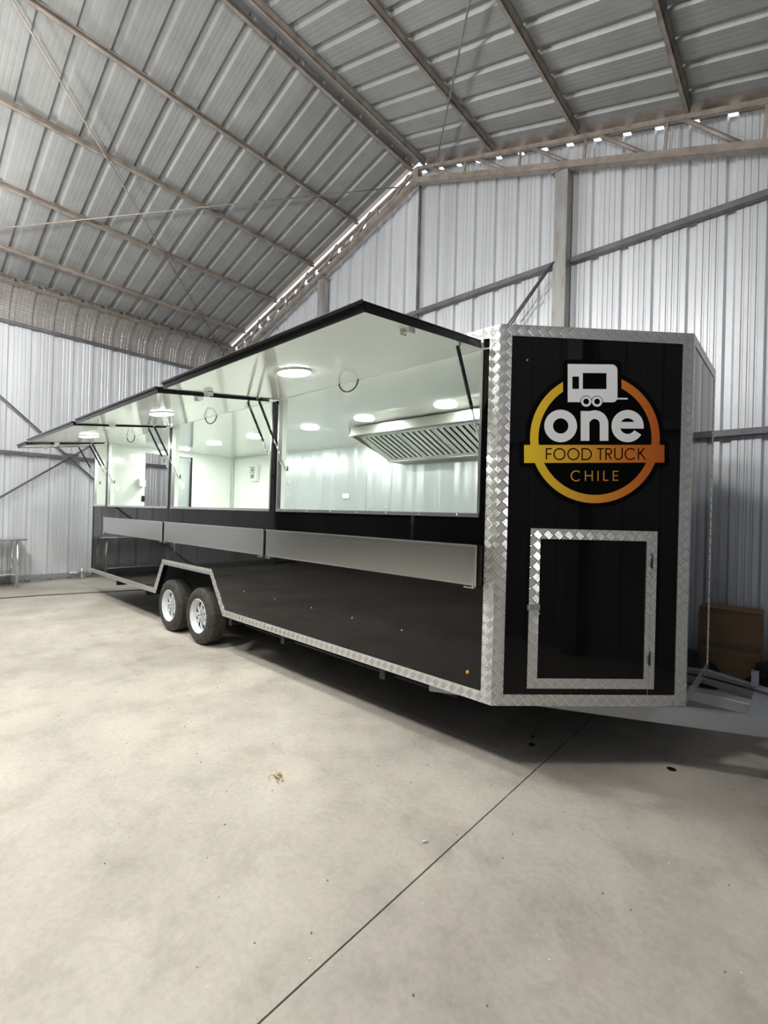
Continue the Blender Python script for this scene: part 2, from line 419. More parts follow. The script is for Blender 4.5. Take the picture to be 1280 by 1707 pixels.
# ---- side wall beyond the trailer's rear
wl = tag(empty('wall_left', (XL, 1.2, 0)), 'galvanised corrugated side wall beyond the rear of the trailer', 'wall', 'structure')
y = 1.642 - PER / 2 - 30 * PER
while y < YW:
    pr = [p for p in profile(y, 3) if p[0] <= YW + .02]
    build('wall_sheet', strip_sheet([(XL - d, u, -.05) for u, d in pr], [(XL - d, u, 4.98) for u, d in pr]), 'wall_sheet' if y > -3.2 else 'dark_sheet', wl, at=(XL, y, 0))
    # crimped curved eave sheet
    mb = MB(); R = .66; rows = []
    for s in range(11):
        an = math.radians(74) * s / 10
        row = []
        for u, d in pr:
            rr = R + d
            row.append((XL + R - rr * math.cos(an), u, 4.90 + rr * math.sin(an)))
        rows.append(row)
    n = len(pr)
    mb.v = [v for r in rows for v in r]
    for a in range(10):
        for b in range(n - 1):
            mb.f.append([a * n + b, a * n + b + 1, (a + 1) * n + b + 1, (a + 1) * n + b]); mb.uv.append([(0, 0)] * 4); mb.mi.append(0); mb.sm.append(False)
    build('curved_eave_sheet', mb, 'curve_sheet', wl, at=(XL, y, 4.9))
    y += 3 * PER
for z in (4.88, 2.46):
    mb = MB().box((XL + .005, YF, z + .022), (XL + .08, 5.86, z + .03)).box((XL + .005, YF, z - .03), (XL + .08, 5.86, z - .022)).box((XL + .072, YF, z - .022), (XL + .08, 5.86, z + .022))
    build('girt', mb, 'girt', wl, at=(XL, 1.2, z))
build('base_rail', MB().box((XL + .0, YF, .05), (XL + .06, 5.95, .13)), 'galv', wl, at=(XL, 1.2, .05))
for (a, b) in (((.05, 4.80), (5.1, .15)), ((-.4, .1), (5.5, 4.75))):
    for off in (0, .035):
        build('brace_angle', MB().obox(Vector((XL + .1 + off * .3, a[0], a[1] - off)), Vector((0, b[0] - a[0], b[1] - a[1])), Vector((.012 if off else .04, 0, 0)), Vector((0, 0, .03 if off else .012))), 'girt', wl, at=(XL, a[0], a[1]))
build('gusset_plate', MB().box((XL + .1, 2.47, 2.36), (XL + .108, 2.75, 2.54)), 'girt', wl, at=(XL, 2.6, 2.4))

# ---- wall beside the camera and closed part of the front gable
wr = tag(empty('wall_right', (XR, 2, 0)), 'corrugated side wall opposite the hitch end, seen only mirrored', 'wall', 'structure')
y = -.9 - 24 * PER
while y < YW:
    pr = [p for p in profile(y, 3) if p[0] <= YW + .02]
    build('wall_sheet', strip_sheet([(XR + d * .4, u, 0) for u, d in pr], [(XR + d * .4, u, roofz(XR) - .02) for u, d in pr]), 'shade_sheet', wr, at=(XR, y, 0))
    y += 3 * PER
for z in (2.46, 4.82): build('girt', MB().box((XR - .1, YF, z - .05), (XR - .01, 5.86, z + .05)), 'girt', wr, at=(XR, 2, z))
for y in (-4.1, -.9, 1.9): build('column', MB().box((XR - .2, y - .08, 0), (XR - .1, y + .08, 5.0)), 'girt', wr, at=(XR - .15, y, 0))
wf = tag(empty('wall_front', (-7.6, YF, 0)), 'corrugated front gable with an unseen doorway, assumed for its daylight', 'wall', 'structure')
x = XL
while x < XR:
    pr = [p for p in profile(x, 3) if p[0] <= XR + .02]
    z0 = 0 if x < -1.3 else 3.1  # doorway opening is assumed, sized for the daylight it lets in
    if z0 == 0: pr = [p for p in pr if p[0] <= -1.0]
    top = lambda u: roofz(max(min(u, XR), XL)) - .03
    if len(pr) > 2 and top(pr[-1][0]) > z0 + .02:
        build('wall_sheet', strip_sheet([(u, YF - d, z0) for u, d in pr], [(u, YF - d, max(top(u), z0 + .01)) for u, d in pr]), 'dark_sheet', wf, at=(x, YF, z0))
    x += 3 * PER
for z in (2.46, 4.82): build('girt', MB().box((XL, YF + .01, z - .05), (-1.0, YF + .1, z + .05)), 'girt', wf, at=(-7, YF, z))

# ---- roof
ce = tag(empty('ceiling', (RX, 1.2, 7.27)), 'pitched roof of grey corrugated sheets on brown steel purlins', 'roof', 'structure')
ytop = 5.62 + PER * .5
for side in (-1, 1):
    xa = RX + .09 * side
    xb = -10.72 if side < 0 else XR + .15
    y = ytop - 3 * PER
    while y > YF - .6:
        pr = profile(y, 3, PER, .15)
        if side < 0: pr = pr[::-1]
        lo = [(xb, u, roofz(xb) + d) for u, d in pr]; hi = [(xa, u, roofz(xa) + d) for u, d in pr]
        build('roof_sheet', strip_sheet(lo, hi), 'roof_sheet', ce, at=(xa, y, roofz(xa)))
        y -= 3 * PER
    # edge flashing over the gable wall
    build('edge_flashing', MB().prism([(xa, ytop, roofz(xa) + .004), (xb, ytop, roofz(xb) + .004), (xb, ytop, roofz(xb) + .012), (xa, ytop, roofz(xa) + .012)], (0, 5.872 - ytop if side < 0 else .22, 0)), 'flash' if side < 0 else 'steel', ce, at=(xa, ytop, roofz(xa)))
build('ridge_cap', MB().prism([(RX - .28, YF - .3, 7.235), (RX, YF - .3, 7.315), (RX + .28, YF - .3, 7.225), (RX + .28, YF - .3, 7.235), (RX, YF - .3, 7.325), (RX - .28, YF - .3, 7.245)], (0, 15.2, 0)), 'roof_sheet', ce, at=(RX, 1.2, 7.3))
def purlin(x, ln=14.83, w=.045, h=.085, y0=YF):
    z = roofz(x) - .004; s = .285 if x < RX else -.333
    a = Vector((1, 0, s)).normalized(); n = Vector((-s, 0, 1)).normalized()
    o = Vector((x, y0, z)) - a * w / 2 - n * h
    mb = MB().obox(o, a * w, Vector((0, ln, 0)), n * .006).obox(o + n * (h - .006), a * w, Vector((0, ln, 0)), n * .006)
    mb.obox(o + a * (w - .006 if x > RX else 0), a * .006, Vector((0, ln, 0)), n * h)
    mb.obox(o + a * .0, a * .004, Vector((0, ln, 0)), n * .02).obox(o + a * (w - .004), a * .004, Vector((0, ln, 0)), n * .02)
    build('purlin', mb, 'steel', ce, at=(x, 1.2, z))
for x in (-4.88, -6.15, -7.40, -8.66, -9.93, -4.60, -3.37, -2.165, -.98, .22, 1.4): purlin(x)
purlin(-10.66, w=.09, h=.11)
def rod(x1, y1, x2, y2, r=.011):
    build('brace_rod', MB().tube((x1, y1, roofz(x1) - .11), (x2, y2, roofz(x2) - .11), r, 6), 'steel', ce, at=(x1, y1, roofz(x1)))
rod(-4.95, -.48, -10.75, 5.70); rod(-10.6, -.05, -5.10, 5.92); rod(-4.45, 5.9, .9, .05)

# ---- overhead fill lights, added out of view to light walls and floor
for i, x in enumerate((-8.0, -5.0, -1.9)):
    L = tag(empty('fill_light', (x, -.2, 5.4)), ('added fill light, out of view under the far end of the roof', 'added fill light, out of view below the ridge', 'added fill light, out of view nearest the camera')[i], 'lamp', group='added fill lights out of view under the roof')
    build('lamp_housing', MB().lathe([(.04, .25), (.2, .2), (.34, 0), (.33, 0), (.19, .18), (.001, .19)], (x, -.2, 5.4), (0, 0, 1), 24), 'alu', L)
    build('hanging_rod', MB().tube((x, -.2, 5.6), (x, -.2, roofz(x) - .0), .008, 6), 'girt', L)
    ld = bpy.data.lights.new('fill_light_lamp', 'POINT'); ld.shadow_soft_size = .3; ld.energy = FILL_POWER * (.72, .95, .85)[i]; ld.color = (1, .985, .96)
    lo = bpy.data.objects.new('fill_light_lamp', ld); COL.objects.link(lo); lo.parent = L; lo.location = (0, 0, -.36)

# ================================================================== THE TRAILER
Y0, Y1, ZB, ZT = 2.42, 4.99, .405, 2.62
XN, XC, XE = -.50, -1.317, -8.72        # nose, corner, rear end
YN0, YN1 = 3.25, 4.157
T = tag(empty('food_trailer', (-5.3, 3.7, 0)), 'long glossy black food trailer with raised serving hatches and tread-plate trim', 'trailer')
def P(name, mb, mats, parent=T, at=None, bevel=0.): return build(name, mb, mats, parent, at, bevel)
# side panel with wheel arch and the four serving openings
arch = [(-6.09, ZB), (-5.865, .795), (-4.682, .795), (-4.40, ZB)]
ZS, ZW = 1.505, 2.50
low = [(XE, ZB)] + arch + [(XC, ZB), (XC, ZS), (XE, ZS)]
mb = MB().prism([(x, Y0, z) for x, z in low], (0, .06, 0))
OPEN = [(-8.66, -8.08), (-8.00, -5.80), (-5.71, -3.605), (-3.50, -1.43)]
mb.box((XE, Y0, ZW), (XC, Y0 + .06, ZT))
for a, b in ((XE, -8.66), (-8.08, -8.0), (-5.80, -5.71), (-3.605, -3.50), (-1.43, XC)): mb.box((a, Y0, ZS), (b, Y0 + .02, ZW))
P('side_panel', mb, 'black')
for a, b in ((XE, -8.66), (-8.08, -8.0), (-5.80, -5.71), (-3.605, -3.50), (-1.43, XC)): P('window_jamb', MB().box((a, Y0 + .0205, ZS), (b, Y0 + .085, ZW)), 'white', at=(a, Y0, ZS))
P('window_header', MB().box((XE, Y0 - .002, ZW - .006), (XC, Y0 + .09, ZW)), 'white')
P('window_header', MB().box((XE, Y0 + .0605, ZW), (XC, Y0 + .09, 2.564)), 'white')
for a, b in OPEN:
    mb = MB().box((a, Y0 - .012, ZS - .012), (b, Y0 + .05, ZS + .012))
    mb.box((b - .012, Y0 - .008, ZS + .012), (b + .004, Y0 + .03, ZW)).box((a - .004, Y0 - .008, ZS + .012), (a + .012, Y0 + .03, ZW))
    n = max(2, int((b - a) / .26))
    f = P('window_frame', mb, 'alu', at=(a, Y0, ZS))
    for k in range(n): build('screw', MB().disc((a + (k + .5) * (b - a) / n, Y0 - .012, ZS), (0, -1, 0), .006, .003, 8), 'chrome', f, at=(a + (k + .5) * (b - a) / n, Y0, ZS))
# tread-plate trim
def strip(name, o, eu, ev, outer, d, mt='tread', at=None):
    """outline in (u,v) on plane o,eu,ev pushed out by d"""
    o = Vector(o)
    pts = [o + eu * u + ev * v for u, v in outer]
    return P(name, MB().prism(pts, d, [(u, v) for u, v in outer]), mt, at=at or pts[0])
EX, EZ = Vector((1, 0, 0)), Vector((0, 0, 1))
dS = Vector((0, -.004, 0))
oS = (0, Y0, 0)
strip('side_trim', oS, EX, EZ, [(XC - .07, ZB + .065), (XC, ZB), (XC, ZT), (XC - .07, ZT - .065)], dS)
strip('header_trim', oS, EX, EZ, [(XE, ZW + .004), (-1.428, ZW + .004), (-1.428, ZT - .066), (XE, ZT - .066)], dS)
strip('side_trim', oS, EX, EZ, [(XE, ZT - .065), (XC - .07, ZT - .065), (XC, ZT), (XE, ZT)], dS)
strip('side_trim', oS, EX, EZ, [(-4.40, ZB), (XC, ZB), (XC - .07, ZB + .065), (-4.365, ZB + .065)], dS)
strip('side_trim', oS, EX, EZ, [(-4.40, ZB), (-4.365, ZB + .065), (-4.665, .86), (-4.682, .795)], dS)
strip('side_trim', oS, EX, EZ, [(-5.865, .795), (-4.682, .795), (-4.665, .86), (-5.91, .86)], dS)
strip('side_trim', oS, EX, EZ, [(-6.09, ZB), (-5.865, .795), (-5.91, .86), (-6.15, ZB + .065)], dS)
strip('side_trim', oS, EX, EZ, [(XE, ZB), (-6.09, ZB), (-6.15, ZB + .065), (XE, ZB + .065)], dS)
strip('side_trim', oS, EX, EZ, [(XE, ZB + .065), (XE + .04, ZB + .065), (XE + .04, ZS), (XE, ZS)], dS, 'black_trim')
# angled front facet
FA, FB = Vector((XC, Y0, 0)), Vector((XN, YN0, 0)); FL = (FB - FA).length
eF = (FB - FA) / FL; nF = Vector((eF.y, -eF.x, 0))
def FP(u, z, off=0.): return FA + eF * u + Vector((0, 0, z)) + nF * off
P('front_panel', MB().prism([FP(0, ZB), FP(FL, ZB), FP(FL, ZT), FP(0, ZT)], -nF * .05), 'black_front')
w = .066
for o4 in ([(0, ZB), (FL, ZB), (FL - w, ZB + w), (w, ZB + w)], [(0, ZB), (w, ZB + w), (w, ZT - w), (0, ZT)],
           [(FL, ZB), (FL, ZT), (FL - w, ZT - w), (FL - w, ZB + w)], [(0, ZT), (w, ZT - w), (FL - w, ZT - w), (FL, ZT)]):
    strip('front_trim', FA, eF, EZ, o4, nF * .004)
# hatch door in the front facet
a0, a1, b0, b1 = .203, .966, .508, 1.438
i0, i1, j0, j1 = .262, .902, .567, 1.378
dr = P('access_door', MB().prism([FP(i0 - .01, j0 - .01, .0), FP(i1 + .01, j0 - .01, .0), FP(i1 + .01, j1 + .01, .0), FP(i0 - .01, j1 + .01, .0)], nF * .003), 'black_front')
def dstrip(o4, parent=dr):
    pts = [FP(u, z, .004) for u, z in o4]
    return build('door_trim', MB().prism(pts, nF * .006, [(u, z) for u, z in o4]), 'tread', parent, at=pts[0])
hx = .931
dstrip([(a0, b0), (hx - .001, b0), (hx - .001, b0 + .03), (i1, j0), (i0, j0)]); dstrip([(a0, b0), (i0, j0), (i0, j1), (a0, b1)])
dstrip([(a0, b1), (i0, j1), (i1, j1), (hx - .001, b1 - .03), (hx - .001, b1)]); dstrip([(i1, j0), (hx - .001, b0 + .03), (hx - .001, b1 - .03), (i1, j1)])
dstrip([(hx + .001, b0), (a1, b0), (a1, b1), (hx + .001, b1)])
for z in (1.263, .692):
    build('hinge', MB().tube(FP(hx, z - .04, .016), FP(hx, z + .04, .016), .006, 10), 'black_trim', dr, at=FP(hx, z))
mbl = MB()
mbl.obox(FP(.192, .962, .010), eF * .075, EZ * .034, nF * .004).obox(FP(.205, .968, .014), eF * .03, EZ * .022, nF * .012)
mbl.tube(FP(.24, .979, .014), FP(.24, .979, .03), .011, 12).tube(FP(.243, .979, .028), FP(.262, .94, .026), .004, 8)
build('latch', mbl, 'chrome', dr, at=FP(.23, .979))
build('panel_seam', MB().prism([FP(.931, ZB + w, .001), FP(.933, ZB + w, .001), FP(.933, b0, .001), FP(.931, b0, .001)], nF * .001), 'alu', dr, at=FP(.93, .47))
P('marker_light', MB().disc(FP(.159, 2.416), nF, .006, .006, 10), 'red_dot', at=FP(.159, 2.416))
# nose
P('nose_panel', MB().box((XN - .05, YN0, ZB), (XN, YN1, ZT)), 'nose')
w = .04
EY = Vector((0, 1, 0))
for o4 in ([(YN0, ZB), (YN1, ZB), (YN1 - w, ZB + .06), (YN0 + w, ZB + .06)], [(YN0, ZB), (YN0 + w, ZB + .06), (YN0 + w, ZT - .06), (YN0, ZT)],
           [(YN1, ZB), (YN1, ZT), (YN1 - w, ZT - .06), (YN1 - w, ZB + .06)], [(YN0, ZT), (YN0 + w, ZT - .06), (YN1 - w, ZT - .06), (YN1, ZT)]):
    strip('nose_trim', (XN, 0, 0), EY, EZ, o4, Vector((.004, 0, 0)))
# far facet, far side, rear, roof, floor
P('far_front_panel', MB().prism([(XN, YN1, ZB), (XC, Y1, ZB), (XC, Y1, ZT), (XN, YN1, ZT)], (-.03, -.03, 0)), 'black_front')
P('far_side_panel', MB().box((XE, Y1 - .04, ZB), (XC, Y1, ZT)), 'black')
foot = [(XE, Y0), (XC, Y0), (XN, YN0), (XN, YN1), (XC, Y1), (XE, Y1)]
inner = [(XE + .03, Y0 + .09), (XC - .02, Y0 + .09), (XN - .07, YN0 + .03), (XN - .07, YN1 - .03), (XC - .02, Y1 - .07), (XE + .03, Y1 - .07)]
P('roof_panel', MB().prism([(x, y, 2.585) for x, y in foot], (0, 0, .035)), 'alu')
P('ceiling_lining', MB().prism([(x, y, 2.565) for x, y in inner], (0, 0, .018)), 'white')
P('floor_panel', MB().prism([(x, y, ZB + .005) for x, y in ((XE + .02, 2.85), (XC, 2.85), (XN - .06, YN0 + .1), (XN - .06, YN1 - .1), (XC, Y1 - .06), (XE + .02, Y1 - .06))], (0, 0, .05)), 'dark')
P('floor_panel', MB().box((-4.4, Y0 + .061, ZB + .005), (XC - .02, 2.849, ZB + .055)), 'dark')
P('floor_panel', MB().box((XE + .02, Y0 + .061, ZB + .005), (-6.1, 2.849, ZB + .055)), 'dark')
P('interior_floor', MB().box((XE + .05, 2.86, .86), (-4.0, Y1 - .08, .88)).box((-3.99, 2.5, .86), (-1.4, Y1 - .08, .88)), 'steel_shelf')
# wheel well liner
P('wheel_well', MB().box((-6.15, 2.80, ZB + .01), (-4.36, 2.84, .86)).box((-6.12, Y0 + .061, .805), (-4.37, 2.84, .845)), 'dark')
# interior linings
XD0, XD1 = 3.22, 4.03
mb = MB().box((XE, Y0 + .062, ZB), (XE + .035, XD0, ZT - .04)).box((XE, XD1 + .03, ZB), (XE + .035, Y1 - .041, ZT - .04)).box((XE, XD0, 2.47), (XE + .035, XD1 + .03, ZT - .04))
P('rear_panel', mb, 'white')
P('rear_door_leaf', MB().box((XE - .02, 3.62, .5), (XE + .0, XD1, 2.46)), 'back_steel')
P('rear_door_frame', MB().box((XE + .0, XD1, .5), (XE + .045, XD1 + .028, 2.47)).box((XE - .01, XD0 - .006, .5), (XE + .04, XD0, 2.47)), 'black_trim')
P('door_lock', MB().box((XE + .036, 3.16, 1.60), (XE + .05, 3.205, 1.70)), 'black_trim')
P('far_lining', MB().box((XE + .036, Y1 - .065, ZB + .06), (-7.20, Y1 - .041, 2.564)), 'white')
P('steel_lining', MB().box((-7.198, Y1 - .06, ZB + .06), (XC, Y1 - .041, 2.564)), 'back_steel')
mb = MB()
for x in (-6.1, -4.95, -3.75, -2.6): pass
for x in [-7.0 + .32 * k for k in range(18)]: mb.disc((x, Y1 - .06, 1.60), (0, -1, 0), .006, .003, 8)
for x in [-6.8 + .64 * k for k in range(9)]: mb.disc((x, Y1 - .06, 1.78), (0, -1, 0), .006, .003, 8)
sc = P('lining_rivets', mb, 'chrome'); tag(sc, kind='stuff')
P('steel_joint', MB().box((-4.86, Y1 - .064, ZB + .06), (-4.845, Y1 - .06, 2.5)), 'alu')
strip('corner_trim', (0, Y1 - .066, 0), EX, EZ, [(-8.6, 2.53), (XC, 2.53), (XC, 2.564), (-8.6, 2.564)], Vector((0, -.003, 0)))
strip('corner_trim', (XE + .037, 0, 0), EY, EZ, [(4.86, .6), (4.9, .6), (4.9, 2.53), (4.86, 2.53)], Vector((.003, 0, 0)))
strip('corner_trim', (0, Y1 - .066, 0), EX, EZ, [(XE + .04, .6), (XE + .085, .6), (XE + .085, 2.53), (XE + .04, 2.53)], Vector((0, -.003, 0)))
# fittings inside
P('paper_dispenser', MB().prism([(XE + .036, 3.08, 1.86), (XE + .16, 3.08, 1.86), (XE + .16, 3.08, 1.96), (XE + .10, 3.08, 2.0), (XE + .036, 3.08, 2.0)], (0, .1, 0)), 'white_plain', bevel=.006)
eb = P('electrical_box', MB().box((-7.95, Y1 - .13, 2.06), (-7.72, Y1 - .066, 2.36)), 'white_plain', bevel=.008)
for z in (2.31, 2.21): build('breaker_tab', MB().box((-7.93, Y1 - .155, z), (-7.79, Y1 - .131, z + .022)), 'hood', eb, at=(-7.86, Y1 - .14, z))
build('warning_label', MB().box((-7.93, Y1 - .1315, 2.245), (-7.80, Y1 - .1305, 2.295)).box((-7.93, Y1 - .1315, 2.11), (-7.80, Y1 - .1305, 2.19)), 'cable_grey', eb, at=(-7.86, Y1 - .14, 2.2))
for x, z in ((-5.26, 1.755),): P('wall_socket', MB().box((x - .07, Y1 - .10, z - .035), (x + .07, Y1 - .06, z + .04)), 'white_plain', at=(x, Y1, z), bevel=.006)
for x, z in ((-3.49, 1.775), (-5.70, 1.775), (-7.99, 1.775)): P('light_switch', MB().box((x + .001, Y0 + .09, z - .035), (x + .012, Y0 + .15, z + .035)).box((x - .0, Y0 + .086, z - .03), (x + .03, Y0 + .09, z + .03)), 'white_plain', at=(x, Y0, z), bevel=.003)
# lamps
def lamp(name, o, ax, parent, lm='lamp'):
    mb = MB().lathe([(.115, 0), (.115, .008), (.112, .011), (.109, .0115)], o, ax, 32, 0)
    mb.lathe([(.1095, .0112), (.10, .016), (.0001, .018)], o, ax, 32, 1, False)
    return build(name, mb, ['white_plain', lm], parent, at=o)
for x in (-2.56, -3.66, -4.62, -5.88, -7.08, -8.2): lamp('ceiling_lamp', Vector((x, 3.66, 2.564)), (0, 0, -1), T)
# range hood
HX0, HX1 = -4.15, -1.42
hd = P('range_hood', MB().box((HX0, 3.90, 2.45), (HX1, 3.915, 2.545)).box((HX0, 3.915, 2.53), (HX1, 4.92, 2.545)).box((HX0, 4.70, 2.20), (HX1, 4.715, 2.245)).prism([(HX0, 3.9, 2.545), (HX0, 4.92, 2.545), (HX0, 4.92, 2.20), (HX0, 4.7, 2.20), (HX0, 3.9, 2.45)], (.012, 0, 0)), 'hood')
build('hood_lip', MB().box((HX0, 3.89, 2.44), (HX1, 4.0, 2.452)).box((HX0, 4.62, 2.196), (HX1, 4.92, 2.206)), 'hood', hd, at=(HX0, 3.9, 2.44))
pA, pB = Vector((0, 4.0, 2.452)), Vector((0, 4.62, 2.206)); dv = pB - pA; nn = Vector((0, dv.z, -dv.y)).normalized()
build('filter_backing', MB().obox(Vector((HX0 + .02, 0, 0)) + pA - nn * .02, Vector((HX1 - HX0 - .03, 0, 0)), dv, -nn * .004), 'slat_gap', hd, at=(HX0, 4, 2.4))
mod = .5; x = HX0 + .13
build('filter_rail', MB().obox(Vector((HX0 + .012, 0, 0)) + pA, Vector((.118, 0, 0)), dv, -nn * .003).obox(Vector((HX0 + .13, 0, 0)) + pA, Vector((HX1 - HX0 - .15, 0, 0)), dv * .08, -nn * .003).obox(Vector((HX0 + .13, 0, 0)) + pA + dv * .92, Vector((HX1 - HX0 - .15, 0, 0)), dv * .08, -nn * .003), 'hood', hd, at=(HX0, 4, 2.4))
while x < HX1 - .1:
    for k in range(6):
        xx = x + .018 + k * .08
        if xx + .06 > HX1: break
        build('filter_slat', MB().obox(Vector((xx, 0, 0)) + pA + dv * .06, Vector((.052, 0, 0)), dv * .88, nn * -.012), 'hood', hd, at=(xx, 4.3, 2.35))
    x += mod
    if x < HX1: build('filter_edge', MB().obox(Vector((x - .006, 0, 0)) + pA + dv * .03, Vector((.006, 0, 0)), dv * .94, nn * -.014).obox(Vector((x + .004, 0, 0)) + pA + dv * .03, Vector((.006, 0, 0)), dv * .94, nn * -.014), 'alu', hd, at=(x, 4.3, 2.35))
# ---- serving hatches, hinged over the openings
def hatch(xa, xb, zh, zo, lampx, ring=True):
    yh, yo = Y0 + .005, 1.40
    d = Vector((0, yo - yh, zo - zh)); L = d.length; d.normalize(); n = Vector((0, -d.z, d.y))
    if n.z > 0: n = -n               # n points down, underside
    O = Vector((xa, yh, zh)); X = Vector((1, 0, 0)); wd = xb - xa
    pan = P('serving_hatch', MB().obox(O + X * .006 + d * .01, X * (wd - .012), d * (L - .016), n * .03), 'white', at=O)
    e = MB()
    e.obox(O + d * (L - .006) - n * .006, X * wd, d * .006, n * .041)
    e.obox(O - n * .006 + d * .05, X * .006, d * (L - .05), n * .041).obox(O + X * (wd - .006) - n * .006 + d * .05, X * .006, d * (L - .05), n * .041)
    e.obox(O - n * .012 + d * .05, X * wd, d * (L - .038), n * .012)
    build('hatch_edge', e, 'black_trim', pan, at=O, bevel=.0015)
    build('drip_lip', MB().obox(O - n * .013 + d * (L + .004), X * wd, d * .010, -n * .003), 'alu', pan, at=O)
    build('hinge_strip', MB().obox(O + d * .002 + n * .02, X * wd, d * .008, n * .012), 'alu', pan, at=O)
    for s, xx in ((1, xa + .035), (-1, xb - .035)):
        t_ = O + X * (xx - xa) + d * .252 + n * .045
        b_ = Vector((xx, Y0 + .055, 1.885))
        if xb - xa < .7 and s == 1: pass
        mid = t_.lerp(b_, .56)
        st = build('gas_strut', MB().tube(t_, mid, .011, 10), 'black_trim', pan, at=t_)
        build('strut_rod', MB().tube(mid, b_, .0055, 8).tube(b_ - Vector((.0, 0, .0)), b_ + Vector((0, .02, -.005)), .01, 8).box((xx - .02 if s > 0 else xx - .01, b_.y + .018, b_.z - .025), (xx + .01 if s > 0 else xx + .02, b_.y + .03, b_.z + .025)), 'chrome', pan, at=mid)
        build('strut_bracket', MB().obox(t_ - X * .022 - d * .025 - n * .017, X * .044, d * .05, n * .004).obox(t_ - X * .012 * s - d * .01 - n * .015, X * .004, d * .02, n * .02), 'alu', pan, at=t_)
        q = O + X * (xx - xa) + d * .70 + n * .030
        lx = -s * .01
        build('latch_plate', MB().obox(q - X * .03 - d * .03, X * .062, d * .062, n * .003).obox(q + X * .028 - d * .022, X * .004, d * .045, n * .034).obox(q - X * .028 - d * .022, X * .004, d * .045, n * .034).tube(q - X * .03 + n * .022, q + X * .034 + n * .022, .006, 8), 'white_plain', pan, at=q)
    if lampx:
        s_ = (yh - 1.855) / (yh - yo) * L
        lamp('hatch_lamp', O + X * (lampx - xa) + d * s_ + n * .03, n, pan, 'lamp_out')
        # supply cable looped from the ceiling to the hatch
        gx = lampx - .03; q0 = O + X * (gx - xa) + d * .05 + n * .028
        pts = [q0 + X * (.085 * math.cos(pi * k / 14)) + Vector((0, .02 * math.cos(pi * k / 14), -.085 * math.sin(pi * k / 14))) for k in range(15)]
        build('cable_gland', MB().tube(pts[-1] + Vector((0, 0, .004)), pts[-1] - Vector((0, 0, .02)), .011, 10), 'alu', pan, at=pts[-1])
        build('supply_cable', MB().path(pts, .0055, 8), 'cable', pan, at=pts[0])
    return pan
hatch(-3.505, -1.42, 2.532, 2.407, -2.53)
hatch(-5.70, -3.60, 2.528, 2.395, -4.66)
hatch(-8.02, -5.80, 2.522, 2.388, -6.95)
hatch(-8.70, -8.10, 2.515, 2.365, None)
# ---- folded shelves
for a, b in ((-3.60, -1.415), (-5.80, -3.635), (-8.05, -5.84)):
    z0, z1 = 1.088, 1.327
    mb = MB().box((a, 2.380, z0), (b, 2.388, z1)).box((a, 2.380, z1 - .006), (b, 2.415, z1)).box((a, 2.380, z0), (a + .006, 2.412, z1)).box((b - .006, 2.380, z0), (b, 2.412, z1)).box((a, 2.378, z0), (b, 2.384, z0 + .01))
    s = P('folding_shelf', mb, 'steel_shelf', at=(a, 2.4, z0), bevel=.0015)
    build('shelf_edge', MB().box((a - .002, 2.374, z1 - .008), (b + .002, 2.380, z1 + .003)), 'alu', s, at=(a, 2.4, z1))
    build('end_trim', MB().box((b - .008, 2.374, z0 - .004), (b + .003, 2.380, z1 - .008)), 'alu', s, at=(b, 2.4, z1))
    for xx in (a + .01, b - .08):
        build('shelf_bracket', MB().box((xx, 2.372, z0 - .016), (xx + .07, 2.415, z0 - .008)).box((xx + .055, 2.374, z0 - .016), (xx + .065, 2.415, z0 + .03)), 'alu', s, at=(xx, 2.4, z0))
    build('rear_bar', MB().box((b + .002, 2.385, z0 + .0), (b + .022, 2.415, z1)), 'black_trim', s, at=(b, 2.4, z0))
for x in (-1.478, ): P('marker_light', MB().disc((x, Y0, .559), (0, -1, 0), .011, .01, 12), 'amber', at=(x, Y0, .559))
for x in (-2.003, -2.491, -2.97, -3.49, -4.0, -6.7, -7.3, -7.9):
    P('side_screw', MB().disc((x, Y0, .712), (0, -1, 0), .0065, .003, 10), 'alu', at=(x, Y0, .712))
